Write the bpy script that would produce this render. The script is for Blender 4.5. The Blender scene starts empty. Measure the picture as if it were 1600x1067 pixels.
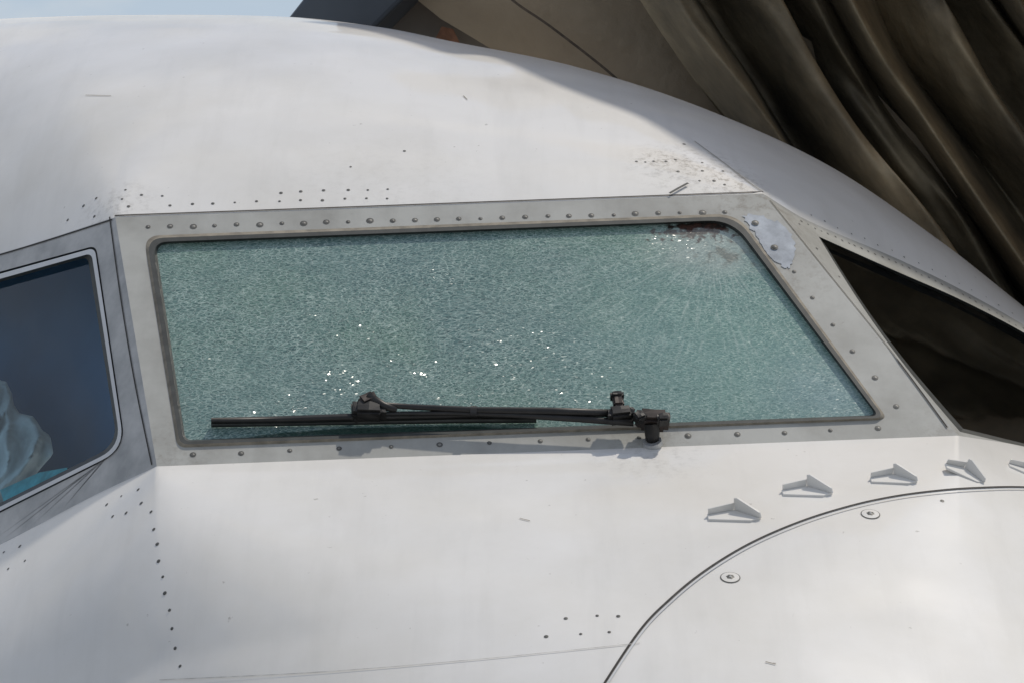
import bpy, bmesh, math, random
import numpy as np
from mathutils import Vector, Matrix, noise
from mathutils.bvhtree import BVHTree
random.seed(4)
scene = bpy.context.scene
scene.view_settings.view_transform = 'Standard'
scene.view_settings.look = 'None'
scene.view_settings.exposure = 0
# ------------------------------------------------------------ camera (survey station)
F = 4520.0; D0 = 4.0; PITCH = math.radians(5)
fw = Vector((0, math.cos(PITCH), -math.sin(PITCH)))
up = Vector((0, math.sin(PITCH), math.cos(PITCH)))
rt = Vector((1, 0, 0))
C = -fw * D0
cam = bpy.data.cameras.new('camera'); camo = bpy.data.objects.new('camera', cam)
scene.collection.objects.link(camo); scene.camera = camo
camo.location = C
camo.rotation_euler = (math.radians(90) - PITCH, 0, 0)
cam.sensor_width = 36; cam.lens = 36 * F / 1600
cam.clip_start = 0.05; cam.clip_end = 5000

def ray(u, v): return fw + rt * ((u - 800) / F) + up * (-(v - 533.5) / F)
def P(u, v, d): return C + ray(u, v) * (D0 + d)
def plane(a, b, c):
    n = (b - a).cross(c - a).normalized()
    if n.dot(fw) > 0: n = -n
    return (a, n)
def onp(u, v, pl, h=0.0):
    r = ray(u, v); p0 = pl[0] + pl[1] * h
    return C + r * ((p0 - C).dot(pl[1]) / r.dot(pl[1]))
def dp(u, v, pl): return (onp(u, v, pl) - C).dot(fw) - D0

def interp(x, pts):
    xs = [p[0] for p in pts]; ys = [p[1] for p in pts]
    if x <= xs[0]: return ys[0] + (x - xs[0]) * (ys[1] - ys[0]) / (xs[1] - xs[0])
    if x >= xs[-1]: return ys[-1] + (x - xs[-1]) * (ys[-1] - ys[-2]) / (xs[-1] - xs[-2])
    for i in range(len(xs) - 1):
        if x <= xs[i + 1]: break
    h = xs[i + 1] - xs[i]; t = (x - xs[i]) / h
    def m(k):
        if k == 0: return (ys[1] - ys[0]) / (xs[1] - xs[0])
        if k == len(xs) - 1: return (ys[-1] - ys[-2]) / (xs[-1] - xs[-2])
        return (ys[k + 1] - ys[k - 1]) / (xs[k + 1] - xs[k - 1])
    m0, m1 = m(i) * h, m(i + 1) * h
    return ((2*t**3 - 3*t*t + 1) * ys[i] + (t**3 - 2*t*t + t) * m0 + (-2*t**3 + 3*t*t) * ys[i+1] + (t**3 - t*t) * m1)
def sstep(x):
    x = min(1, max(0, x)); return x * x * (3 - 2 * x)

# ------------------------------------------------------------ materials
def mat(name):
    m = bpy.data.materials.new(name); m.use_nodes = True
    nt = m.node_tree; b = nt.nodes['Principled BSDF']
    return m, nt, b
def N(nt, t, **kw):
    n = nt.nodes.new(t)
    for k, v in kw.items():
        if k in n.inputs: n.inputs[k].default_value = v
        else: setattr(n, k, v)
    return n
def ramp(nt, src, stops):
    r = nt.nodes.new('ShaderNodeValToRGB')
    el = r.color_ramp.elements
    while len(el) < len(stops): el.new(0.5)
    for e, (p, c) in zip(el, stops):
        e.position = p; e.color = (*c, 1)
    nt.links.new(src, r.inputs[0]); return r
def mixc(nt, fac, a, b, mode='MIX'):
    m = nt.nodes.new('ShaderNodeMix'); m.data_type = 'RGBA'; m.blend_type = mode
    for s, i in ((fac, 0), (a, 6), (b, 7)):
        if isinstance(s, (int, float)): m.inputs[i].default_value = s
        elif isinstance(s, tuple): m.inputs[i].default_value = (*s, 1)
        else: nt.links.new(s, m.inputs[i])
    return m.outputs[2]
def mth(nt, op, s, f):
    q = N(nt, 'ShaderNodeMath', operation=op)
    for i, x in enumerate((s, f)):
        if isinstance(x, (int, float)): q.inputs[i].default_value = x
        else: nt.links.new(x, q.inputs[i])
    return q.outputs[0]
def mul(nt, s, f): return mth(nt, 'MULTIPLY', s, f)

def paint(name, c1, c2, rough=0.3, coat=0.5, wav=0.12, speck=0.45, metal=0.0, scale=3.0, grime=None, spec=0.5, streak=0.2):
    m, nt, b = mat(name)
    tc = N(nt, 'ShaderNodeTexCoord')
    n1 = N(nt, 'ShaderNodeTexNoise', Scale=scale, Detail=8.0, Roughness=0.62)
    nt.links.new(tc.outputs['Object'], n1.inputs['Vector'])
    r = ramp(nt, n1.outputs['Fac'], [(0.3, c2), (0.6, c1)])
    col = r.outputs[0]
    mp = N(nt, 'ShaderNodeMapping'); mp.inputs['Scale'].default_value = (22, 3, 2.0); mp.inputs['Rotation'].default_value = (0, math.radians(12), 0)
    nt.links.new(tc.outputs['Object'], mp.inputs['Vector'])
    ns = N(nt, 'ShaderNodeTexNoise', Scale=1.0, Detail=5.0, Roughness=0.6); nt.links.new(mp.outputs[0], ns.inputs['Vector'])
    rs = ramp(nt, ns.outputs['Fac'], [(0.5, (0, 0, 0)), (0.75, (1, 1, 1))])
    col = mixc(nt, mul(nt, rs.outputs[0], streak), col, tuple(x * 0.72 for x in c2))
    if speck:
        n2 = N(nt, 'ShaderNodeTexNoise', Scale=70.0, Detail=3.0, Roughness=0.6)
        nt.links.new(tc.outputs['Object'], n2.inputs['Vector'])
        r2 = ramp(nt, n2.outputs['Fac'], [(0.715, (0, 0, 0)), (0.77, (1, 1, 1))])
        col = mixc(nt, mul(nt, r2.outputs[0], speck), col, (0.25, 0.22, 0.19))
    if grime:
        for (gp, rad, amt) in grime:
            s = N(nt, 'ShaderNodeVectorMath', operation='DISTANCE'); s.inputs[1].default_value = gp
            nt.links.new(tc.outputs['Object'], s.inputs[0])
            mr = N(nt, 'ShaderNodeMapRange'); mr.inputs['From Min'].default_value = rad; mr.inputs['From Max'].default_value = 0; nt.links.new(s.outputs['Value'], mr.inputs['Value'])
            ng = N(nt, 'ShaderNodeTexNoise', Scale=75.0, Detail=7.0, Roughness=0.75); nt.links.new(tc.outputs['Object'], ng.inputs['Vector'])
            rg_ = ramp(nt, ng.outputs['Fac'], [(0.48, (0, 0, 0)), (0.70, (1, 1, 1))])
            col = mixc(nt, mul(nt, mul(nt, rg_.outputs[0], mr.outputs[0]), amt), col, (0.17, 0.145, 0.115))
    nt.links.new(col, b.inputs['Base Color'])
    n3 = N(nt, 'ShaderNodeTexNoise', Scale=9.0, Detail=4.0)
    nt.links.new(tc.outputs['Object'], n3.inputs['Vector'])
    rr = N(nt, 'ShaderNodeMapRange'); rr.inputs['To Min'].default_value = rough - 0.08; rr.inputs['To Max'].default_value = rough + 0.12
    nt.links.new(n3.outputs['Fac'], rr.inputs['Value']); nt.links.new(rr.outputs[0], b.inputs['Roughness'])
    n4 = N(nt, 'ShaderNodeTexNoise', Scale=4.0, Detail=2.0)
    nt.links.new(tc.outputs['Object'], n4.inputs['Vector'])
    bp = N(nt, 'ShaderNodeBump', Strength=wav, Distance=0.03)
    nt.links.new(n4.outputs['Fac'], bp.inputs['Height'])
    nt.links.new(bp.outputs[0], b.inputs['Normal']); nt.links.new(bp.outputs[0], b.inputs['Coat Normal'])
    b.inputs['Coat Weight'].default_value = coat; b.inputs['Coat Roughness'].default_value = 0.08
    b.inputs['Metallic'].default_value = metal; b.inputs['Specular IOR Level'].default_value = spec
    return m
def simple(name, c, rough=0.5, metal=0.0, c2=None, scale=60):
    m, nt, b = mat(name)
    tc = N(nt, 'ShaderNodeTexCoord'); n = N(nt, 'ShaderNodeTexNoise', Scale=float(scale), Detail=5.0)
    nt.links.new(tc.outputs['Object'], n.inputs['Vector'])
    c2 = c2 or tuple(x * 0.6 for x in c)
    r = ramp(nt, n.outputs['Fac'], [(0.35, c2), (0.65, c)])
    nt.links.new(r.outputs[0], b.inputs['Base Color'])
    b.inputs['Roughness'].default_value = rough; b.inputs['Metallic'].default_value = metal
    return m
M_post = paint('worn_post_metal', (0.52, 0.515, 0.50), (0.30, 0.305, 0.30), rough=0.42, coat=0.05, wav=0.05, scale=12, spec=0.4)
M_side = paint('side_window_trim', (0.68, 0.69, 0.69), (0.55, 0.55, 0.55), rough=0.35, coat=0.1, wav=0.0)
M_patch = paint('repair_patch_foil', (0.43, 0.47, 0.52), (0.20, 0.225, 0.26), rough=0.45, coat=0.0, wav=0.3, scale=30)
M_rubber = simple('dark_rubber_seal', (0.05, 0.055, 0.052), 0.55)
M_seal = simple('tan_sealant', (0.27, 0.24, 0.19), 0.7)
M_line = simple('panel_gap', (0.05, 0.045, 0.04), 0.8)
M_faint = simple('faint_panel_joint', (0.60, 0.59, 0.56), 0.6)
M_rivet = simple('rivet_dark', (0.10, 0.10, 0.09), 0.5, 0.0)
M_rivc = simple('rivet_core', (0.24, 0.23, 0.21), 0.5, 0.1)
M_wiper = simple('wiper_black_metal', (0.022, 0.021, 0.020), 0.45, 0.2)
M_brown = simple('wiper_joint_worn', (0.045, 0.034, 0.030), 0.5, 0.3)
M_teal = simple('teal_plastic', (0.12, 0.60, 0.65), 0.5)
M_cloth = simple('white_seat_cover', (0.8, 0.85, 0.85), 0.9, scale=12)
M_int = simple('cockpit_dark_trim', (0.06, 0.18, 0.34), 0.8, c2=(0.03, 0.085, 0.16), scale=2.5)

# ------------------------------------------------------------ mesh helpers
airliner = bpy.data.objects.new('airliner', None); scene.collection.objects.link(airliner)
def mk(name, verts, faces, mats, parent=airliner, smooth=True, fm=None, uvs=None):
    me = bpy.data.meshes.new(name); me.from_pydata([tuple(v) for v in verts], [], faces)
    if mats is None: mats = []
    if not isinstance(mats, (list, tuple)): mats = [mats]
    for m in mats: me.materials.append(m)
    if fm: me.polygons.foreach_set('material_index', fm)
    me.polygons.foreach_set('use_smooth', [smooth] * len(faces))
    if uvs:
        l = me.uv_layers.new(name='panel')
        for lp in me.loops: l.data[lp.index].uv = uvs[lp.vertex_index]
    me.update()
    o = bpy.data.objects.new(name, me); scene.collection.objects.link(o); o.parent = parent
    return o
def pane(name, pts, nrm, m, uvs=None):
    """single flat pane whose normal faces outward"""
    a = Vector((0, 0, 0))
    for i in range(len(pts)): a += pts[i].cross(pts[(i + 1) % len(pts)])
    if a.dot(nrm) < 0:
        pts = pts[::-1]; uvs = uvs[::-1] if uvs else None
    return mk(name, pts, [tuple(range(len(pts)))], m, smooth=False, uvs=uvs)
def rring(corners, r, m=8, n=24):
    k = len(corners); out = []
    if not isinstance(r, (list, tuple)): r = [r] * k
    cs = [Vector(c) for c in corners]; arcs = []
    for i in range(k):
        p = cs[i]; a = (cs[i - 1] - p).normalized(); b = (cs[(i + 1) % k] - p).normalized()
        s, e = p + a * r[i], p + b * r[i]
        arcs.append([(s * (1 - t)**2 + p * (2 * t * (1 - t)) + e * t * t) for t in [j / m for j in range(m + 1)]])
    for i in range(k):
        out += arcs[i]
        s, e = arcs[i][-1], arcs[(i + 1) % k][0]
        out += [s.lerp(e, j / n) for j in range(1, n)]
    return out
def bridge(name, A, B, m, parent=airliner, smooth=False):
    n = len(A); vs = A + B
    fs = [(i, (i + 1) % n, n + (i + 1) % n, n + i) for i in range(n)]
    return mk(name, vs, fs, m, parent, smooth)

# ------------------------------------------------------------ cockpit facet planes
TL, TR, BR, BL = (180, 340), (1192, 303), (1497, 680), (245, 728)
W = plane(P(*BL, -0.17), P(*BR, -0.10), P(*TL, 0.16))
tl, tr, br, bl = [onp(*c, W) for c in (TL, TR, BR, BL)]
L = plane(tl, bl, P(0, 600, dp(222, 600, W) + 0.26))
R = plane(tr, br, P(1600, 590, dp(1425, 590, W) + 0.42))
M_frame = paint('window_frame_paint', (0.43, 0.43, 0.40), (0.29, 0.285, 0.26), rough=0.45, coat=0.05, wav=0.03, scale=7, spec=0.35,
                grime=[(tuple(tr), 0.17, 0.9), (tuple(onp(1235, 430, W)), 0.10, 0.6), (tuple(bl), 0.12, 0.6), (tuple(br), 0.10, 0.5), (tuple(onp(1020, 690, W)), 0.09, 0.7)])
top_pts = [(-1400, 640), (-350, 490), (0, 397), (180, 340)]
topR = [(1192, 303), (1260, 344), (1400, 404), (1500, 452), (1600, 508), (1750, 600), (1950, 735)]
def r1(u):
    if u <= 180: return interp(u, top_pts)
    if u <= 1192: return 340 + (303 - 340) * (u - 180) / 1012
    return interp(u, topR)
botL = [(-1400, 1250), (-350, 1010), (0, 850), (150, 772), (245, 728)]
botR = [(1497, 680), (1600, 697), (1750, 735), (1950, 800)]
def r2(u):
    if u <= 245: return interp(u, botL)
    if u <= 1497: return 728 + (680 - 728) * (u - 245) / 1252
    return interp(u, botR)
def d1(u): v = r1(u); return dp(u, v, L if u <= 180 else W if u <= 1192 else R)
def d2(u): v = r2(u); return dp(u, v, L if u <= 245 else W if u <= 1497 else R)
sil = [(-1400, 190), (-350, 52), (0, 30), (200, 24), (450, 27), (600, 44), (700, 64), (900, 105), (1100, 170), (1300, 262), (1480, 385), (1600, 480), (1750, 596), (1950, 733)]
dD = [(-1400, 1.4), (0, 1.05), (600, 0.9), (1192, 0.5), (1600, 0.22), (1950, 0.1)]

bv, bf = [], []
def loft(name, grid):
    nr, nc = len(grid), len(grid[0])
    vs = [p for row in grid for p in row]
    fs = [(i * nc + j, i * nc + j + 1, (i + 1) * nc + j + 1, (i + 1) * nc + j) for i in range(nr - 1) for j in range(nc - 1)]
    k = len(bv); bv.extend(vs); bf.extend([tuple(x + k for x in f) for f in fs])
    return mk(name, vs, fs, None)
def ucols(extra, st=10):
    s = set(range(-1400, 1951, st)); return sorted(s | set(extra))
class Blur:
    """curve softened with a radius that grows away from the crease"""
    def __init__(self, fn):
        self.x = np.arange(-2600, 3160, 10.0); self.y = np.array([fn(float(q)) for q in self.x])
    def __call__(self, us, sig):
        if sig < 6: return np.interp(us, self.x, self.y)
        k = int(3 * sig / 10) + 1; w = np.exp(-0.5 * (np.arange(-k, k + 1) * 10 / sig) ** 2); w /= w.sum()
        yp = np.concatenate([self.y[0] + (np.arange(-k, 0)) * (self.y[1] - self.y[0]), self.y, self.y[-1] + np.arange(1, k + 1) * (self.y[-1] - self.y[-2])])
        return np.interp(us, self.x, np.convolve(yp, w, 'valid'))
# crown
cu = ucols([180, 1192]); cua = np.array(cu, float)
bd, bvv = Blur(d1), Blur(r1)
silv = np.array([interp(u, sil) for u in cu]); DDv = np.array([interp(u, dD) for u in cu])
e1 = np.array([r1(u) for u in cu]); e1d = np.array([d1(u) for u in cu])
th0 = math.radians(33); grid = []
for k in range(61):
    th = th0 + (math.radians(160) - th0) * (k / 60) ** 1.25
    a = (math.sin(th) - math.sin(th0)) / (1 - math.sin(th0)); b = (math.cos(th0) - math.cos(th)) / math.cos(th0)
    sig = 190 * min(1, (th - th0) / 0.7)
    vv = e1 if k == 0 else bvv(cua, sig * 0.9); dd = e1d if k == 0 else bd(cua, sig)
    extra = 0 if th < math.pi / 2 else (b - 1) * 0.6
    V = vv + (silv - vv) * a; D = dd + DDv * b + extra
    grid.append([P(u, v, d) for u, v, d in zip(cu, V, D)])
crown = loft('crown_skin', grid)
# lower nose
cu = ucols([245, 1497]); cua = np.array(cu, float); grid = []
d2e = d2(1497)
def d2c(u): return d2(u) if u <= 1497 else d2e + 0.0006 * (u - 1497) + 0.0000006 * (u - 1497) ** 2
def r2c(u): return r2(u) if u <= 1497 else r2(1497) + (u - 1497) * 0.03
bd, bvv = Blur(d2c), Blur(r2c)
far = -0.16 + 0.30 * ((cua - 1150) / 1000) ** 2
e1 = np.array([r2(u) for u in cu]); e1d = np.array([d2(u) for u in cu])
for k in range(80):
    K = 1100 * (k / 79) ** 1.6
    sig = min(240, K * 0.9)
    f = sstep(K / 620); s = 1 - math.exp(-K / 45)
    g = 0.60 * (1 - math.exp(-K / 350)) + 0.0003 * K
    vv = e1 * (1 - s) + bvv(cua, sig) * s; dd = e1d * (1 - s) + bd(cua, sig) * s
    D = dd * (1 - f) + far * f - g
    grid.append([P(u, v + K, d) for u, v, d in zip(cu, vv, D)])
nose = loft('nose_skin', grid)

# ------------------------------------------------------------ front windshield
ring_o = rring([TL, TR, BR, BL], 0.5)
c_s1 = [(224, 369), (1152, 334), (1388, 655), (277, 699)]
c_s2 = [(229, 373), (1150, 338), (1382, 652), (281, 694)]
c_g = [(243, 382), (1141, 347), (1369, 648), (290, 687)]
rr_ = [26, 34, 16, 14]
def W3(ring, h=0): return [onp(p.x, p.y, W, h) for p in ring]
s1, s2, g1 = rring(c_s1, rr_), rring(c_s2, rr_), rring(c_g, [20, 40, 12, 10])
sm_ = rring([(c[0]*0.35+g[0]*0.65, c[1]*0.35+g[1]*0.65) for c, g in zip(c_s2, c_g)], [24, 38, 13, 12])
k = len(bv); A, B = W3(ring_o), W3(s1); n = len(A)
bv.extend(A + B); bf.extend([(k + i, k + (i + 1) % n, k + n + (i + 1) % n, k + n + i) for i in range(n)])
bridge('windshield_frame', A, B, M_frame)
bridge('windshield_sealant_bead', W3(s1), W3(s2, 0.004), M_seal)
bridge('windshield_rubber_face', W3(s2, 0.004), W3(sm_, 0.004), M_rubber)
bridge('windshield_rubber_lip', W3(sm_, 0.004), W3(g1, -0.004), M_rubber)

ex = (br - bl).normalized(); ey = W[1].cross(ex).normalized()
if ey.z < 0: ey = -ey
def loc(u, v): q = onp(u, v, W) - bl; return (q.dot(ex), q.dot(ey))
def locp(p): q = p - bl; return (q.dot(ex), q.dot(ey))
# shattered glass
m, nt, b = mat('shattered_laminated_glass'); M_shat = m
uvn = N(nt, 'ShaderNodeUVMap', uv_map='panel')
def vor(scale, out='Color', vec=None, feat='F1'):
    n = N(nt, 'ShaderNodeTexVoronoi', Scale=float(scale), feature=feat)
    nt.links.new(vec or uvn.outputs[0], n.inputs['Vector']); return n.outputs[out]
def noi(scale, det=4.0, vec=None, rough=0.5, dist=0.0):
    n = N(nt, 'ShaderNodeTexNoise', Scale=float(scale), Detail=det, Roughness=rough, Distortion=dist)
    nt.links.new(vec or uvn.outputs[0], n.inputs['Vector']); return n.outputs['Fac']
def mapv(rot, sc, warp=0.0):
    src = uvn.outputs[0]
    if warp:
        nw = N(nt, 'ShaderNodeTexNoise', Scale=3.0, Detail=2.0); nt.links.new(src, nw.inputs['Vector'])
        sb = N(nt, 'ShaderNodeVectorMath', operation='MULTIPLY_ADD'); sb.inputs[1].default_value = (warp, warp, 0)
        nt.links.new(nw.outputs['Color'], sb.inputs[0]); nt.links.new(src, sb.inputs[2]); src = sb.outputs[0]
    q = N(nt, 'ShaderNodeMapping'); q.inputs['Rotation'].default_value = (0, 0, math.radians(rot)); q.inputs['Scale'].default_value = sc
    nt.links.new(src, q.inputs['Vector']); return q.outputs[0]
vA = mapv(16, (1, 3.0, 1), 0.14); vB = mapv(-34, (1, 2.4, 1), 0.10)
grain = mul(nt, mth(nt, 'ADD', noi(250, 3.0, vA, 0.75), noi(230, 3.0, vB, 0.75)), 0.5)
colr = ramp(nt, grain, [(0.38, (0.02, 0.05, 0.052)), (0.47, (0.095, 0.175, 0.16)), (0.55, (0.18, 0.285, 0.255)), (0.66, (0.50, 0.60, 0.54))])
big = noi(3.4, 4.0)
bigr = ramp(nt, big, [(0.35, (0.11, 0.19, 0.23)), (0.5, (0.15, 0.26, 0.235)), (0.65, (0.17, 0.31, 0.18))])
col = mixc(nt, 0.32, colr.outputs[0], bigr.outputs[0])
def edges(scale, vec, w):
    e = vor(scale, 'Distance', vec, 'DISTANCE_TO_EDGE')
    mr = N(nt, 'ShaderNodeMapRange'); mr.inputs['From Min'].default_value = w; mr.inputs['From Max'].default_value = 0.0
    nt.links.new(e, mr.inputs['Value']); return mr.outputs[0]
ea = edges(100, vA, 0.09); eb = edges(115, vB, 0.08); ec = edges(70, mapv(30, (1, 1.5, 1), 0.05), 0.05)
cellv = vor(150, 'Color', vA)
cs_ = N(nt, 'ShaderNodeSeparateColor'); nt.links.new(cellv, cs_.inputs[0])
cellr = ramp(nt, cs_.outputs[0], [(0.0, (0.04, 0.09, 0.09)), (0.75, (0.20, 0.31, 0.275)), (1.0, (0.42, 0.52, 0.47))])
col = mixc(nt, 0.28, col, cellr.outputs[0])
col = mixc(nt, mul(nt, ea, 0.6), col, (0.015, 0.04, 0.045))
col = mixc(nt, mul(nt, mul(nt, eb, noi(18, 2.0)), 0.95), col, (0.55, 0.66, 0.60))
col = mixc(nt, mul(nt, ec, 0.25), col, (0.50, 0.60, 0.54))
def blob(u, v, rad, soft, sy=1.0, dist=0.0, ns=28):
    x, y = loc(u, v)
    s = N(nt, 'ShaderNodeVectorMath', operation='SUBTRACT'); s.inputs[1].default_value = (x, y, 0)
    nt.links.new(uvn.outputs[0], s.inputs[0])
    sc = N(nt, 'ShaderNodeVectorMath', operation='MULTIPLY'); sc.inputs[1].default_value = (1, sy, 1)
    nt.links.new(s.outputs[0], sc.inputs[0])
    ln = N(nt, 'ShaderNodeVectorMath', operation='LENGTH'); nt.links.new(sc.outputs[0], ln.inputs[0])
    ad = N(nt, 'ShaderNodeMath', operation='MULTIPLY_ADD'); ad.inputs[1].default_value = dist
    nt.links.new(noi(ns, 5.0), ad.inputs[0]); nt.links.new(ln.outputs['Value'], ad.inputs[2])
    mr = N(nt, 'ShaderNodeMapRange'); mr.interpolation_type = 'SMOOTHSTEP'
    mr.inputs['From Min'].default_value = rad + soft + dist * .5; mr.inputs['From Max'].default_value = rad - soft + dist * .5
    nt.links.new(ad.outputs[0], mr.inputs['Value']); return mr.outputs[0]
sc_ = lambda s, f: mul(nt, s, f)
right = blob(1150, 540, 0.17, 0.19, 1.0, 0.1)
col = mixc(nt, sc_(right, 0.42), col, (0.24, 0.41, 0.36))
col = mixc(nt, sc_(blob(1300, 610, 0.05, 0.10, 1.0, 0.1), 0.35), col, (0.36, 0.45, 0.50))
col = mixc(nt, sc_(blob(1110, 382, 0.075, 0.05, 1.4, 0.12), 0.6), col, (0.44, 0.49, 0.45))
# very fine rays around the struck corner
ix, iy = loc(1115, 372)
iv = N(nt, 'ShaderNodeVectorMath', operation='SUBTRACT'); iv.inputs[1].default_value = (ix, iy, 0); nt.links.new(uvn.outputs[0], iv.inputs[0])
isx = N(nt, 'ShaderNodeSeparateXYZ'); nt.links.new(iv.outputs[0], isx.inputs[0])
ang = mth(nt, 'ARCTAN2', isx.outputs[1], isx.outputs[0])
il = N(nt, 'ShaderNodeVectorMath', operation='LENGTH'); nt.links.new(iv.outputs[0], il.inputs[0])
cmb = N(nt, 'ShaderNodeCombineXYZ'); nt.links.new(mul(nt, ang, 34.0), cmb.inputs[0]); nt.links.new(mul(nt, il.outputs['Value'], 16.0), cmb.inputs[1])
rn_ = N(nt, 'ShaderNodeTexNoise', Scale=1.0, Detail=3.0, Roughness=0.6); nt.links.new(cmb.outputs[0], rn_.inputs['Vector'])
rmr = ramp(nt, rn_.outputs['Fac'], [(0.52, (0, 0, 0)), (0.68, (1, 1, 1))])
fall = N(nt, 'ShaderNodeMapRange'); fall.inputs['From Min'].default_value = 0.38; fall.inputs['From Max'].default_value = 0.03; nt.links.new(il.outputs['Value'], fall.inputs['Value'])
col = mixc(nt, mul(nt, mul(nt, rmr.outputs[0], fall.outputs[0]), 0.45), col, (0.55, 0.63, 0.58))
col = mixc(nt, sc_(blob(1132, 396, 0.018, 0.02, 1.6, 0.18, 60), 0.6), col, (0.14, 0.125, 0.10))
col = mixc(nt, sc_(blob(1095, 350, 0.044, 0.012, 4.6, 0.15, 60), 0.97), col, (0.024, 0.014, 0.011))
col = mixc(nt, sc_(blob(1088, 360, 0.038, 0.02, 2.8, 0.3, 90), 0.7), col, (0.085, 0.04, 0.03))
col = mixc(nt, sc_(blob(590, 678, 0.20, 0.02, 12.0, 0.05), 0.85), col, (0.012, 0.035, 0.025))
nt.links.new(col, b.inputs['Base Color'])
geo = N(nt, 'ShaderNodeNewGeometry')
vc = vor(330, 'Color', mapv(20, (1, 1.6, 1)))
s = N(nt, 'ShaderNodeVectorMath', operation='SUBTRACT'); s.inputs[1].default_value = (0.5, 0.5, 0.5); nt.links.new(vc, s.inputs[0])
s2_ = N(nt, 'ShaderNodeVectorMath', operation='SCALE'); nt.links.new(s.outputs[0], s2_.inputs[0])
clus = blob(690, 440, 0.02, 0.03, 1, 0.02)
for (x, y, rr0, wt) in [(535, 590, .035, 1.), (450, 645, .05, 1.), (640, 570, .05, .6), (900, 600, .06, .45), (345, 500, .02, .7), (300, 560, .03, .7), (800, 560, .12, .38), (560, 500, .12, .42), (1050, 375, .05, .4), (700, 640, .08, .45)]:
    clus = mth(nt, 'MAXIMUM', clus, mul(nt, blob(x, y, rr0, rr0 * .9, 1.3, 0.05), wt))
gate = ramp(nt, noi(75, 2.0), [(0.46, (0, 0, 0)), (0.58, (1, 1, 1))])
ma = N(nt, 'ShaderNodeMath', operation='MULTIPLY_ADD'); ma.inputs[1].default_value = 0.70; ma.inputs[2].default_value = 0.20
nt.links.new(mul(nt, clus, gate.outputs[0]), ma.inputs[0]); nt.links.new(ma.outputs[0], s2_.inputs['Scale'])
a_ = N(nt, 'ShaderNodeVectorMath', operation='ADD'); nt.links.new(geo.outputs['Normal'], a_.inputs[0]); nt.links.new(s2_.outputs[0], a_.inputs[1])
nn = N(nt, 'ShaderNodeVectorMath', operation='NORMALIZE'); nt.links.new(a_.outputs[0], nn.inputs[0])
nt.links.new(nn.outputs[0], b.inputs['Normal'])
b.inputs['Roughness'].default_value = 0.19
b.inputs['Specular IOR Level'].default_value = 0.5
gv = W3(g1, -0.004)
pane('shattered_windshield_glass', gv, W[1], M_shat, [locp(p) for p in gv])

# ------------------------------------------------------------ glass for other windows
def glass(name, tint, gl, gc=(.9, .95, 1)):
    m = bpy.data.materials.new(name); m.use_nodes = True; nt = m.node_tree
    nt.nodes.clear(); out = nt.nodes.new('ShaderNodeOutputMaterial')
    t = N(nt, 'ShaderNodeBsdfTransparent'); t.inputs[0].default_value = (*tint, 1)
    g = N(nt, 'ShaderNodeBsdfGlossy'); g.inputs['Roughness'].default_value = 0.03; g.inputs['Color'].default_value = (*gc, 1)
    fr = N(nt, 'ShaderNodeFresnel', IOR=gl)
    tc = N(nt, 'ShaderNodeTexCoord'); n = N(nt, 'ShaderNodeTexNoise', Scale=4.0); nt.links.new(tc.outputs['Object'], n.inputs['Vector'])
    bp = N(nt, 'ShaderNodeBump', Strength=0.04, Distance=0.02); nt.links.new(n.outputs['Fac'], bp.inputs['Height'])
    nt.links.new(bp.outputs[0], g.inputs['Normal'])
    mx = nt.nodes.new('ShaderNodeMixShader')
    nt.links.new(fr.outputs[0], mx.inputs[0]); nt.links.new(t.outputs[0], mx.inputs[1]); nt.links.new(g.outputs[0], mx.inputs[2])
    nt.links.new(mx.outputs[0], out.inputs[0]); return m
M_gl = glass('side_window_glass', (0.70, 0.86, 0.93), 1.42)
M_gr = glass('dark_window_glass', (0.10, 0.10, 0.10), 2.0)

def panel(prefix, pl, outer, hole, mframe):
    k = len(bv)
    n = len(outer); A = [onp(x, y, pl) for x, y in outer]
    B = [onp(p.x, p.y, pl) for p in hole]
    bv.extend(A + B); bf.extend([(k + i, k + (i + 1) % n, k + n + (i + 1) % n, k + n + i) for i in range(n)])
    bridge(prefix + '_frame', A, B, mframe)
def edge(fn, a, b, n): return [(a + (b - a) * i / n, fn(a + (b - a) * i / n)) for i in range(n)]
n_ = 32
lo = edge(r1, -1400, 180, n_) + [(180 + 65 * i / n_, 340 + 388 * i / n_) for i in range(n_)] + edge(r2, 245, -1400, n_) + [(-1400, r2(-1400) + (r1(-1400) - r2(-1400)) * i / n_) for i in range(n_)]
sring = lambda cs, r: rring(cs, r, 8, 24)
lc0 = [(-420, 540), (150, 384), (197, 702), (-420, 1010)]
lc1 = [(-412, 552), (143, 396), (189, 697), (-412, 996)]
lc2 = [(-408, 558), (137, 402), (184, 693), (-408, 990)]
h0, h1, h2 = sring(lc0, [10, 12, 40, 10]), sring(lc1, [8, 10, 36, 8]), sring(lc2, [8, 10, 34, 8])
hm = sring([(c[0]*0.7+g[0]*0.3, c[1]*0.7+g[1]*0.3) for c, g in zip(lc0, lc1)], [9, 11, 38, 9])
L3 = lambda r, h=0: [onp(p.x, p.y, L, h) for p in r]
panel('side_window', L, lo, h0, M_post)
bridge('side_window_dark_gap', L3(h0), L3(hm, -0.006), M_rubber)
bridge('side_window_trim_ring', L3(hm, 0.002), L3(h1, 0.002), M_side)
bridge('side_window_inner_step', L3(h1, 0.002), L3(h2, -0.010), M_rubber)
pane('side_window_glass', L3(h2, -0.010), L[1], M_gl)
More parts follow.
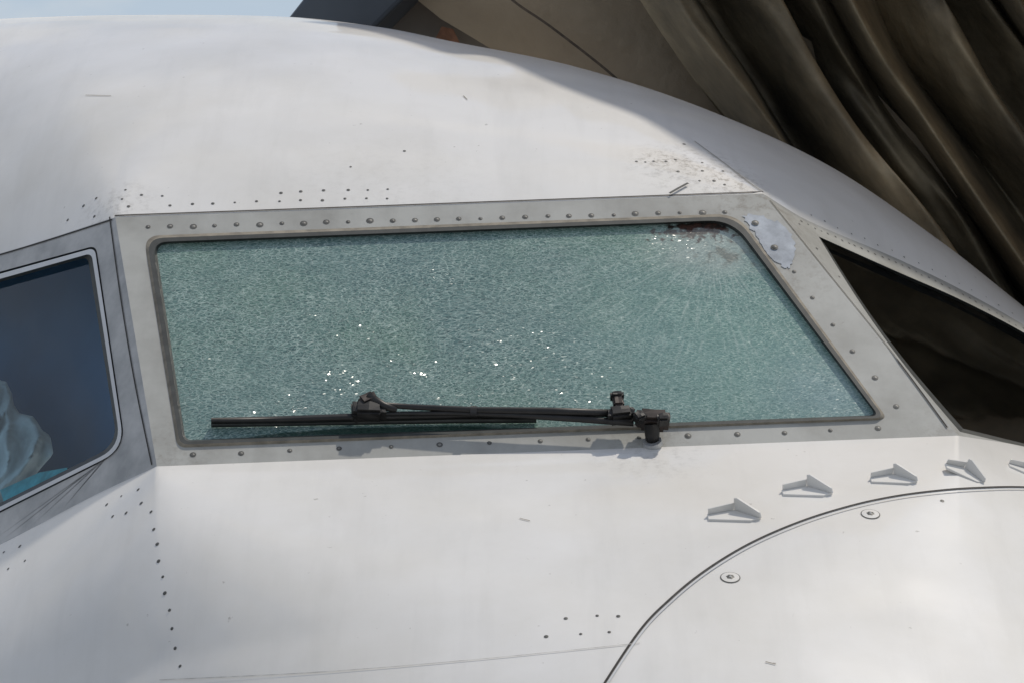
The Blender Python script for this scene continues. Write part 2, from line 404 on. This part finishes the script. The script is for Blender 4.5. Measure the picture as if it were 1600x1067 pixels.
# far windshield (other side of the centre post)
ro = edge(r1, 1192, 1950, n_) + [(1950, r1(1950) + (r2(1950) - r1(1950)) * i / n_) for i in range(n_)] + edge(r2, 1950, 1497, n_) + [(1497 - 305 * i / n_, 680 - 377 * i / n_) for i in range(n_)]
def rg(off):
    t = [(1279 + off, 370 + off * .8), (1400, 424 + off), (1500, 468 + off), (1600, 520 + off), (1700, 584 + off), (1800 - off, 655 + off)]
    top = [(u, interp(u, t)) for u in [1279 + off + (521 - 2 * off) * i / n_ for i in range(n_)]]
    rgt = [(1800 - off, 655 + off + (745 - off - 655 - off) * i / n_) for i in range(n_)]
    bot = [(1800 - off - (300 - 2 * off) * i / n_, 745 - off - (745 - 674) * i / n_) for i in range(n_)]
    lft = []
    e0 = (1500 + off, 674 - off)
    for i in range(n_):
        q = i / n_; lft.append((e0[0] + (1279 + off - e0[0]) * q - 8 * math.sin(q * math.pi), e0[1] + (370 + off * .8 - e0[1]) * q + 6 * math.sin(q * math.pi)))
    return [Vector(p) for p in top + rgt + bot + lft]
panel('far_windshield', R, ro, rg(0), M_frame)
R3 = lambda r, h=0: [onp(p.x, p.y, R, h) for p in r]
bridge('far_windshield_seal', R3(rg(0)), R3(rg(5), -0.008), M_rubber)
pane('far_windshield_glass', R3(rg(5), -0.008), R[1], M_gr)

# ------------------------------------------------------------ cockpit interior
def box_poly(name, pts, thick, m, parent=airliner, dirv=None, bevel=0.0):
    dirv = dirv or fw
    n = len(pts); vs = list(pts) + [p + dirv * thick for p in pts]
    fs = [tuple(range(n)), tuple(range(2 * n - 1, n - 1, -1))] + [(i, n + i, n + (i + 1) % n, (i + 1) % n) for i in range(n)]
    o = mk(name, vs, fs, m, parent, False)
    if bevel:
        md = o.modifiers.new('b', 'BEVEL'); md.width = bevel; md.segments = 2
    return o
Lf = lambda u, v, d: P(u, v, dp(u, v, L) + d)
box_poly('cockpit_bulkhead', [Lf(-500, 430, 0.5), Lf(210, 350, 0.35), Lf(230, 760, 0.35), Lf(-500, 1100, 0.5)], 0.02, M_int)
box_poly('far_cockpit_liner', [onp(1260, 375, R, -0.06), onp(1420, 440, R, -0.06), onp(1600, 530, R, -0.06), onp(1800, 665, R, -0.06), onp(1800, 740, R, -0.06), onp(1500, 672, R, -0.06)], 0.01, M_rubber, dirv=-R[1])
def puff(name, pts, d, amp, m, rumple=0.07):
    q = []
    for i in range(len(pts)):
        p0, p1 = Vector(pts[i]), Vector(pts[(i + 1) % len(pts)])
        for j in range(4): q.append(p0.lerp(p1, j / 4))
    pts = [(p.x + 10 * noise.noise(Vector((p.x * .05, p.y * .05, 2))), p.y + 10 * noise.noise(Vector((p.x * .05, p.y * .05, 7)))) for p in q]
    cx = sum(p[0] for p in pts) / len(pts); cy = sum(p[1] for p in pts) / len(pts)
    rings = 22; vs = [Lf(cx, cy, d - amp)]; fs = []
    n = len(pts)
    for r in range(1, rings + 1):
        t = r / rings
        for (x, y) in pts:
            uu, vv = cx + (x - cx) * t, cy + (y - cy) * t
            w = (abs(noise.noise(Vector((uu * .03 + vv * .012, vv * .014, 1)))) * 1.4 - .3) * rumple + noise.noise(Vector((uu * .09, vv * .05, 4))) * 0.015
            vs.append(Lf(uu, vv, d - amp * math.sqrt(max(0, 1 - t * t)) + w))
    for i in range(n): fs.append((0, 1 + i, 1 + (i + 1) % n))
    for r in range(rings - 1):
        for i in range(n):
            a = 1 + r * n + i; b_ = 1 + r * n + (i + 1) % n
            fs.append((a, a + n, b_ + n, b_))
    return mk(name, vs, fs, m)
puff('seat_cover', [(-90, 560), (-30, 578), (12, 600), (30, 645), (66, 668), (84, 705), (56, 740), (20, 790), (-40, 850), (-120, 860), (-160, 700)], 0.16, 0.07, M_cloth)
box_poly('teal_folder', [Lf(0, 765, 0.03), Lf(60, 738, 0.04), Lf(104, 730, 0.05), Lf(108, 748, 0.04), Lf(60, 768, 0.03), Lf(8, 790, 0.025)], 0.01, M_teal)

# ------------------------------------------------------------ surface lookups
bvh = BVHTree.FromPolygons(bv, bf)
def hit(u, v):
    r = ray(u, v).normalized(); p, n, i, d = bvh.ray_cast(C, r)
    if p is None: return None, None
    if n.dot(r) > 0: n = -n
    return p, n
gpts = [(tuple(hit(1085, 262)[0]), 0.12, 0.85), (tuple(hit(1150, 288)[0]), 0.06, 0.95), (tuple(hit(1035, 250)[0]), 0.045, 1.0), (tuple(hit(170, 330)[0]), 0.09, 0.6), (tuple(hit(600, 320)[0]), 0.25, 0.15), (tuple(hit(1020, 712)[0]), 0.10, 0.4)]
M_white = paint('white_fuselage_paint', (0.755, 0.74, 0.71), (0.665, 0.645, 0.60), rough=0.5, coat=0.5, grime=gpts, spec=0.35, speck=0.5)
for o in (crown, nose): o.data.materials.append(M_white)
def catmull(pts, n=8):
    out = []
    P_ = [pts[0]] + list(pts) + [pts[-1]]
    for i in range(1, len(P_) - 2):
        p0, p1, p2, p3 = [Vector(q) for q in P_[i - 1:i + 3]]
        for j in range(n):
            t = j / n
            out.append(0.5 * ((2 * p1) + (p2 - p0) * t + (2*p0 - 5*p1 + 4*p2 - p3) * t*t + (3*p1 - p0 - 3*p2 + p3) * t**3))
    out.append(Vector(pts[-1])); return out
def ribbon(name, pts, w, m, n=8, h=0.0012, smooth=True):
    q = catmull(pts, n) if smooth else [Vector(pts[i]).lerp(Vector(pts[i+1]), j / n) for i in range(len(pts)-1) for j in range(n)] + [Vector(pts[-1])]
    H = [hit(p.x, p.y) for p in q]; H = [x for x in H if x[0] is not None]
    vs, fs = [], []
    for i, (p, nrm) in enumerate(H):
        a = H[max(0, i - 1)][0]; b_ = H[min(len(H) - 1, i + 1)][0]
        t = (b_ - a).normalized(); s = nrm.cross(t).normalized() * w * 0.5
        vs += [p + s + nrm * h, p - s + nrm * h]
        if i: fs.append((2*i - 2, 2*i - 1, 2*i + 1, 2*i))
    return mk(name, vs, fs, m, smooth=False)
radome = [(930, 1095), (945, 1067), (1000, 985), (1045, 938), (1100, 893), (1170, 850), (1250, 815), (1330, 790), (1400, 775), (1470, 766), (1530, 762), (1600, 761), (1700, 768), (1850, 800)]
ribbon('radome_joint', radome, 0.0030, M_line)
ribbon('radome_joint_lip', [(x + 3, y + 4) for x, y in radome], 0.0020, M_side, h=0.0018)
ribbon('crown_frame_joint_shade', [(180, 338), (500, 326.5), (850, 313.5), (1192, 301)], 0.0026, M_line, 20, smooth=False)  # frame joint; thin shadow of the inset frame put into its dark colour
ribbon('post_gap', [(1202, 314), (1310, 448), (1400, 560), (1480, 668)], 0.0022, M_line, 14)
ribbon('left_post_gap', [(172, 340), (190, 470), (212, 600), (238, 726)], 0.0022, M_line, 14)
ribbon('side_upper_gap', [(-300, 480), (0, 399), (176, 344)], 0.0025, M_line, 20)
ribbon('crown_ridge_joint', [(1085, 222), (1130, 255), (1175, 290), (1190, 300)], 0.0014, M_seal, 8)
ribbon('nose_faint_joint', [(250, 1062), (500, 1050), (750, 1030), (1000, 1005)], 0.0010, M_faint, 12)
ribbon('loose_seal_strip', [(1046, 306), (1060, 298), (1075, 290)], 0.004, M_rubber, 4, h=0.004)
for q in ([(724, 151), (730, 157)], [(812, 810), (828, 814)], [(1196, 1034), (1212, 1038)], [(134, 150), (174, 151)]): ribbon('scuff_mark', q, 0.0014, M_seal, 3)
# rivets
rv, rf, rm = [], [], []
def disc(p, n, r, h, mi, seg=10):
    t = n.orthogonal().normalized(); s = n.cross(t); k = len(rv)
    rv.append(p + n * h)
    for i in range(seg):
        a = 2 * math.pi * i / seg; rv.append(p + t * (r * math.cos(a)) + s * (r * math.sin(a)) + n * (h * 0.55))
    for i in range(seg): rf.append((k, k + 1 + i, k + 1 + (i + 1) % seg)); rm.append(mi)
def rivet(u, v, r=0.0024, core=False):
    u += random.uniform(-1.2, 1.2); v += random.uniform(-1, 1); r *= random.uniform(0.75, 1.15)
    p, n = hit(u, v)
    if p is None: return
    disc(p, n, r, 0.0008, 0)
    if core: disc(p, n, r * 0.5, 0.0014, 1)
for i in range(27):
    x = 232 + (1132 - 232) * i / 26; rivet(x, 356 + (331 - 356) * i / 26, 0.0050 * (1 if i % 3 else 0.8), True)
for x, y in [(302,709),(377,707),(452,704),(530,701),(610,698),(688,695),(765,692),(843,689),(920,687),(998,684),(1075,681),(1153,678),(1226,675),(1298,672),(1372,669),
             (1240,425),(1270,466),(1302,507),(1333,548),(1366,590),(1400,634)]: rivet(x, y, 0.0042, True)
for x, y in [(1348,480),(1380,515),(1410,551),(1443,592),(1472,634),(1310,432),(1275,388),(1250,350)]: rivet(x, y, 0.0024)
for x, y in [(195,297),(222,305),(253,306),(192,311),(200,324),(265,321),(300,320),(333,318),(367,317),(402,315),(436,315),(470,313),(505,313),(540,311),(572,311),(605,310),
             (440,302),(470,300),(505,299),(545,298),(575,297),(605,297),(632,237),(547,261),(995,253),(1008,254),(1022,252),(1040,252),(1055,250),(1068,226),(1060,268),(1097,255),(1097,268),(1094,284),(1115,284),(1130,268),(1132,290),
             (215,765),(190,775),(168,787),(220,785),(237,799),(197,800),(175,807),(240,826),(245,850),(248,876),(254,901),(258,926),(264,953),(268,982),(275,1013),(281,1040),(5,862),(32,852),(12,888),(40,876),
             (883,965),(934,962),(965,963),(853,994),(908,990),(953,988),(1473,783),(148,338),(130,322),(105,344),(150,310)]: rivet(x, y, 0.0025)
for i in range(34):
    u = 1252 + i * 10.5; v = interp(u, topR)
    rivet(u, v + 7, 0.0022); rivet(u + 4, v - 5 - 3 * (1 - i / 34), 0.0016) if i % 2 else None
mk('rivets', rv, rf, [M_rivet, M_rivc], smooth=False, fm=rm)
rv, rf, rm = [], [], []
for x, y in [(1360, 803), (1141, 902)]:
    p, n = hit(x, y)
    disc(p, n, 0.0125, 0.0010, 0, 24); disc(p, n, 0.0112, 0.0018, 1, 24); disc(p, n, 0.0055, 0.0026, 0, 6); disc(p, n, 0.0022, 0.0034, 1, 6)
mk('radome_fasteners', rv, rf, [M_rivet, M_white], smooth=False, fm=rm)
pts = [(1160, 338), (1180, 334), (1200, 343), (1222, 350), (1236, 368), (1243, 390), (1238, 412), (1228, 419), (1214, 410), (1200, 398), (1186, 372), (1170, 352)]
pq = catmull(pts + [pts[0]], 5)[:-1]
pv = [onp(p.x + random.uniform(-2.4, 2.4), p.y + random.uniform(-2.4, 2.4), W, 0.0009) for p in pq]
pane('repair_patch', pv, W[1], M_patch)
rv, rf, rm = [], [], []
for x, y in [(1180, 349), (1210, 387)]: disc(onp(x, y, W, 0.0014), W[1], 0.0055, 0.001, 0); disc(onp(x, y, W, 0.0014), W[1], 0.003, 0.002, 1)
mk('patch_bolts', rv, rf, [M_rivet, M_rivc], smooth=False, fm=rm)

# ------------------------------------------------------------ vortex fins on the nose
def vfin(u, v, s=1.0):
    p, n = hit(u, v); x = rt - n * rt.dot(n); x.normalize(); y = n.cross(x).normalized()
    if y.dot(fw) < 0: y = -y
    def q(a, b_, c): return p + x * (a * s) + y * (b_ * s) + n * (c * s)
    vs, fs = [], []
    def prism(poly, dv):
        k = len(vs); m_ = len(poly); vs.extend(poly); vs.extend([a + dv for a in poly])
        fs.append(tuple(range(k, k + m_))); fs.append(tuple(range(k + 2*m_ - 1, k + m_ - 1, -1)))
        for i in range(m_): fs.append((k + i, k + m_ + i, k + m_ + (i + 1) % m_, k + (i + 1) % m_))
    # foot, low wall and taller swept blade joined at the heel
    prism([q(-0.034, -0.004, -0.001), q(0.000, 0.010, -0.001), q(0.006, 0.010, -0.001), q(0.034, -0.014, -0.001), q(0.020, -0.022, -0.001), q(-0.033, -0.018, -0.001)], n * 0.004 * s)
    prism([q(-0.033, -0.006, 0.003), q(-0.033, -0.006, 0.011), q(0.001, 0.007, 0.013), q(0.001, 0.007, 0.003)], y * 0.003 * s)
    prism([q(0.001, 0.007, 0.003), q(0.000, 0.008, 0.019), q(0.004, 0.006, 0.020), q(0.031, -0.015, 0.010), q(0.033, -0.017, 0.003)], (y + x).normalized() * 0.003 * s)
    o = mk('vortex_fin', vs, fs, M_white, smooth=False)
    md = o.modifiers.new('b', 'BEVEL'); md.width = 0.0008; md.segments = 2
for u, v, s in [(1146, 803, 1.0), (1260, 765, 0.96), (1395, 746, 0.9), (1505, 735, 0.85), (1602, 735, 0.8)]: vfin(u, v, s)

# ------------------------------------------------------------ wiper
wiper = bpy.data.objects.new('wiper_assembly', None); scene.collection.objects.link(wiper); wiper.parent = airliner
def tube(name, pts, rads, m, flat=1.0, seg=10):
    vs, fs = [], []
    for i, p in enumerate(pts):
        t = (pts[min(i + 1, len(pts) - 1)] - pts[max(i - 1, 0)]).normalized()
        a = W[1] - t * W[1].dot(t); a.normalize(); b_ = t.cross(a)
        r = rads[i] if isinstance(rads, (list, tuple)) else rads
        for k in range(seg):
            an = 2 * math.pi * (k + .5) / seg; vs.append(p + b_ * (r * math.cos(an)) + a * (r * flat * math.sin(an)))
    for i in range(len(pts) - 1):
        for k in range(seg): fs.append((i*seg + k, i*seg + (k+1) % seg, (i+1)*seg + (k+1) % seg, (i+1)*seg + k))
    fs += [tuple(range(seg)), tuple(range((len(pts) - 1) * seg, len(pts) * seg))]
    return mk(name, vs, fs, m, wiper)
w = lambda u, v, h: onp(u, v, W, h)
tube('blade_rubber', [w(330, 662, .002), w(500, 659, .002), w(700, 656, .002), w(838, 655, .002)], 0.0045, M_rubber, 1.0, 4)
tube('blade_spine', [w(330, 657, .008), w(450, 655, .009), w(580, 651, .011), w(740, 648, .010), w(845, 650, .008)], [.0042, .005, .006, .005, .004], M_wiper, 1.0, 4)
tube('arm_rod_upper', [w(575, 630, .022), w(640, 635, .024), w(740, 640, .025), w(860, 642, .026), w(975, 646, .027)], [.0038, .0040, .0045, .0055, .0055], M_wiper)
tube('arm_rod_lower', [w(600, 646, .018), w(700, 645, .020), w(800, 648, .021), w(900, 654, .022), w(990, 660, .024)], [.003, .0034, .0038, .0045, .005], M_wiper)
tube('arm_clamp', [w(735, 642, .024), w(745, 642.4, .024)], .009, M_wiper, .6)
def lump(name, u, v, h, rx, ry, rz, m, seed=0, ang=0):
    bm = bmesh.new(); bmesh.ops.create_cube(bm, size=2)
    bmesh.ops.bevel(bm, geom=bm.edges[:], offset=0.32, segments=2, affect='EDGES')
    bmesh.ops.subdivide_edges(bm, edges=bm.edges[:], cuts=1, use_grid_fill=True)
    p = w(u, v, h); ca, sa = math.cos(ang), math.sin(ang)
    for q in bm.verts:
        c = q.co * (1 + 0.16 * noise.noise(q.co * 1.7 + Vector((seed, 0, 0))))
        x, y = c.x * rx, c.y * ry; x, y = x * ca - y * sa, x * sa + y * ca
        q.co = p + ex * x + ey * y + W[1] * (c.z * rz)
    me = bpy.data.meshes.new(name); bm.to_mesh(me); bm.free(); me.materials.append(m)
    me.polygons.foreach_set('use_smooth', [False] * len(me.polygons))
    o = bpy.data.objects.new(name, me); scene.collection.objects.link(o); o.parent = wiper
lump('blade_pivot_block', 577, 642, .018, .022, .012, .012, M_wiper, 1, -0.1)
lump('blade_pivot_cap', 575, 625, .024, .012, .008, .008, M_brown, 2, 0.5)
lump('blade_pivot_tail', 556, 643, .014, .006, .013, .009, M_wiper, 3)
tube('blade_pivot_web', [w(575, 620, .026), w(600, 634, .024), w(620, 640, .022)], [.008, .006, .004], M_wiper)
lump('arm_knuckle', 970, 648, .026, .018, .009, .012, M_wiper, 4, 0.1)
lump('arm_bolt', 966, 629, .032, .007, .010, .008, M_brown, 5)
lump('arm_bolt_head', 964, 619, .034, .009, .004, .008, M_wiper, 9)
lump('arm_hub', 1020, 656, .024, .022, .011, .014, M_brown, 6, -0.15)
lump('hub_nut', 1036, 655, .034, .008, .007, .008, M_wiper, 7)
lump('hub_cap', 1000, 652, .034, .008, .007, .008, M_wiper, 8, 0.4)
tube('drive_shaft', [w(1018, 662, .024), w(1019, 678, .014), w(1020, 692, .0)], [.011, .010, .0085], M_wiper)
tube('shaft_collar', [w(1019, 688, .006), w(1020, 694, .0)], [.013, .014], M_side)

# ------------------------------------------------------------ sun direction
Ls = Vector((0.36, 0.34, 0.87)).normalized()

# ------------------------------------------------------------ jet bridge with fabric canopy
jb = bpy.data.objects.new('jet_bridge', None); scene.collection.objects.link(jb)
def fabric(name, c1, c2, c3, translucent=0.0, sc=2.2):
    m, nt, b = mat(name)
    tc = N(nt, 'ShaderNodeTexCoord')
    n1 = N(nt, 'ShaderNodeTexNoise', Scale=sc, Detail=7.0, Roughness=0.6); nt.links.new(tc.outputs['Object'], n1.inputs['Vector'])
    r = ramp(nt, n1.outputs['Fac'], [(0.3, c3), (0.5, c2), (0.68, c1)])
    nt.links.new(r.outputs[0], b.inputs['Base Color']); b.inputs['Roughness'].default_value = 0.7
    n2 = N(nt, 'ShaderNodeTexNoise', Scale=14.0, Detail=6.0); nt.links.new(tc.outputs['Object'], n2.inputs['Vector'])
    bp = N(nt, 'ShaderNodeBump', Strength=0.45, Distance=0.02); nt.links.new(n2.outputs['Fac'], bp.inputs['Height']); nt.links.new(bp.outputs[0], b.inputs['Normal'])
    if translucent:
        t = N(nt, 'ShaderNodeBsdfTranslucent'); t.inputs[0].default_value = (0.80, 0.56, 0.30, 1)
        ms = nt.nodes.new('ShaderNodeMixShader'); ms.inputs[0].default_value = translucent
        nt.links.new(b.outputs[0], ms.inputs[1]); nt.links.new(t.outputs[0], ms.inputs[2])
        nt.links.new(ms.outputs[0], nt.nodes['Material Output'].inputs[0])
    return m
M_fab = fabric('pleated_canopy_fabric', (0.44, 0.36, 0.235), (0.23, 0.19, 0.125), (0.07, 0.06, 0.042), sc=3.0)
M_hood = fabric('shade_hood_canvas', (0.30, 0.24, 0.17), (0.26, 0.21, 0.15), (0.2, 0.16, 0.12), 0.45)  # for the unseen hood; translucent to warm the shade beneath it
M_tan = fabric('tan_canvas', (0.36, 0.285, 0.20), (0.30, 0.24, 0.165), (0.21, 0.165, 0.12))
M_steel = simple('dark_slate_steel', (0.055, 0.07, 0.09), 0.5, c2=(0.035, 0.045, 0.06), scale=5)
M_grey = simple('grey_bridge_panel', (0.19, 0.18, 0.165), 0.6, c2=(0.13, 0.12, 0.11), scale=4)
M_rust = simple('orange_primer', (0.26, 0.13, 0.08), 0.7)
NA, NT = 560, 110
vs, fs = [], []
lead = [(-620, 640), (0, 998), (190, 1125), (430, 1300), (900, 1600)]
for i in range(NT + 1):
    t = i / NT; v = -620 + 1900 * t
    for j in range(NA + 1):
        a = j / NA
        ph = a * 10.5 + 0.55 * noise.noise(Vector((a * 4, t * 2.6, 3))) + 0.26 * noise.noise(Vector((a * 9, t * 8, 8)))
        fr = ph % 1.0; k = int(ph)
        pk = 0.55 + 0.2 * math.sin(k * 1.9)
        prof = math.sin(min(1, fr / pk) * math.pi / 2) if fr < pk else math.cos((fr - pk) / (1 - pk) * math.pi / 2) ** 1.5
        amp = 0.27 + 0.10 * math.sin(k * 2.3)
        dd = 1.90 + 0.15 * a - amp * prof + 0.08 * noise.noise(Vector((a * 9, t * 6, 0))) + 0.045 * noise.noise(Vector((a * 40, t * 16, 5))) * prof
        slope = interp(v, lead)
        u = slope + a * (1000 - 0.10 * v) + 40 * prof * (0.6 + 0.5 * math.sin(k * 1.7)) - 12 * math.sin(t * 9 + k)
        vs.append(P(u, v, dd))
for i in range(NT):
    for j in range(NA): k = i * (NA + 1) + j; fs.append((k, k + 1, k + NA + 2, k + NA + 1))
mk('pleated_canopy', vs, fs, M_fab, jb)
spx = [(470, 34), (560, 46), (640, 66), (700, 84), (770, 90), (850, 125), (925, 155), (1000, 184), (1080, 232), (1140, 268), (1192, 301), (1260, 343), (1400, 403), (1500, 450), (1596, 500)]
E = []
for q in catmull(spx, 5):
    p, n = hit(q.x, q.y)
    if p is None: continue
    E.append(p + Ls * 1.2)
vs, fs = [], []
Bv = Vector((1.6, 1.5, 0.25)); rows = 8
for r in range(rows + 1):
    for p in E: vs.append(p + Bv * (r / rows) + Vector((0, 0, 0.06 * math.sin(r * 2.1))))
for r in range(rows):
    for j in range(len(E) - 1): k = r * len(E) + j; fs.append((k, k + 1, k + len(E) + 1, k + len(E)))
mk('unseen_shade_hood', vs, fs, M_hood, jb)  # unseen hood, added overhead with its edge shaped to cast the crown shade line
# unseen folded curtain, added to block right-hand sky and give brown reflections
vs, fs = [], []
for i in range(121):
    a = i / 120
    for j in range(31):
        t = j / 30
        x = 1.45 + 0.11 * math.sin(a * 34 + 1.8 * math.sin(t * 3)) + 0.25 * a; y = 0.30 + 2.75 * a; z = 1.15 - 2.4 * t
        vs.append(Vector((x + 0.15 * t, y + 0.25 * t, z)))
for i in range(120):
    for j in range(30): k = i * 31 + j; fs.append((k, k + 1, k + 32, k + 31))
mk('sky_blocking_curtain', vs, fs, M_tan, jb)
box_poly('slate_beam', [P(446, 34, 2.1), P(520, -60, 2.1), P(690, -60, 2.1), P(560, 70, 2.1)], 0.25, M_steel, jb, bevel=0.01)
box_poly('grey_bridge_wall', [P(530, 90, 2.36), P(545, -200, 2.36), P(760, -200, 2.36), P(860, 120, 2.36)], 0.2, M_grey, jb)
box_poly('primer_bracket', [P(676, 70, 2.28), P(690, 42, 2.28), P(708, 46, 2.28), P(722, 75, 2.28)], 0.05, M_rust, jb)
vs, fs = [], []
for i in range(21):
    for j in range(31):
        t = i / 20; a = j / 30
        v = -250 + 560 * t; u0 = interp(v, [(-250, 520), (0, 652), (100, 800), (310, 1000)]); u = u0 + a * 520
        vs.append(P(u, v, 2.15 + 0.03 * math.sin(a * 9 + t * 3) - 0.25 * a))
for i in range(20):
    for j in range(30): k = i * 31 + j; fs.append((k, k + 1, k + 32, k + 31))
mk('canvas_front_curtain', vs, fs, M_tan, jb)
vs = []; fs = []
for i, p in enumerate(catmull([(770, -40), (800, 0), (860, 42), (950, 112), (1000, 160)], 6)):
    vs += [P(p.x - 1.6, p.y + 1.3, 1.98), P(p.x + 1.6, p.y - 1.3, 1.98)]
    if i: fs.append((2*i-2, 2*i-1, 2*i+1, 2*i))
mk('curtain_seam', vs, fs, simple('seam_thread', (0.13, 0.10, 0.075), 0.9), jb, False)
box_poly('bridge_cab', [P(900, -900, 3.6), P(3000, -900, 3.6), P(3000, 3000, 3.6), P(900, 3000, 3.6)], 2.5, M_grey, jb)

# ------------------------------------------------------------ ground
m, nt, b = mat('apron_concrete')
tc = N(nt, 'ShaderNodeTexCoord'); n1 = N(nt, 'ShaderNodeTexNoise', Scale=0.4, Detail=8.0); nt.links.new(tc.outputs['Object'], n1.inputs['Vector'])
r = ramp(nt, n1.outputs['Fac'], [(0.3, (0.20, 0.20, 0.19)), (0.7, (0.32, 0.31, 0.29))]); nt.links.new(r.outputs[0], b.inputs['Base Color']); b.inputs['Roughness'].default_value = 0.85
mk('apron_ground', [(-2000, -2000, -4.2), (2000, -2000, -4.2), (2000, 2000, -4.2), (-2000, 2000, -4.2)], [(0, 1, 2, 3)], m, None, False)

# ------------------------------------------------------------ sky and sun
wd = bpy.data.worlds.new('World'); scene.world = wd; wd.use_nodes = True; nt = wd.node_tree
bg = nt.nodes['Background']; bg.inputs['Strength'].default_value = 0.115
sky = nt.nodes.new('ShaderNodeTexSky'); sky.sky_type = 'NISHITA'; sky.sun_disc = False
sky.sun_elevation = math.asin(Ls.z); sky.sun_rotation = math.atan2(Ls.x, Ls.y); sky.dust_density = 0.4; sky.ozone_density = 1.5
tc = N(nt, 'ShaderNodeTexCoord'); mp = N(nt, 'ShaderNodeMapping'); mp.inputs['Scale'].default_value = (1, 1, 3.0); nt.links.new(tc.outputs['Generated'], mp.inputs['Vector'])
sep = N(nt, 'ShaderNodeSeparateXYZ'); nt.links.new(tc.outputs['Generated'], sep.inputs[0])
hz = N(nt, 'ShaderNodeMapRange'); hz.inputs['From Min'].default_value = 0.35; hz.inputs['From Max'].default_value = 0.05; hz.inputs['To Max'].default_value = 0.92
nt.links.new(sep.outputs['Z'], hz.inputs['Value'])
base = mixc(nt, hz.outputs[0], sky.outputs[0], (3.9, 4.8, 5.9))
n1 = N(nt, 'ShaderNodeTexNoise', Scale=2.6, Detail=7.0, Roughness=0.55, Distortion=0.4); nt.links.new(mp.outputs[0], n1.inputs['Vector'])
r = ramp(nt, n1.outputs['Fac'], [(0.42, (0, 0, 0)), (0.64, (0.85, 0.85, 0.85))])
nt.links.new(mixc(nt, r.outputs[0], base, (7.1, 6.85, 6.4)), bg.inputs['Color'])
sl = bpy.data.lights.new('sun', 'SUN'); sl.energy = 2.35; sl.angle = math.radians(1.4); sl.color = (1, 0.93, 0.82)
so = bpy.data.objects.new('sun', sl); scene.collection.objects.link(so)
so.rotation_euler = Ls.to_track_quat('Z', 'Y').to_euler()
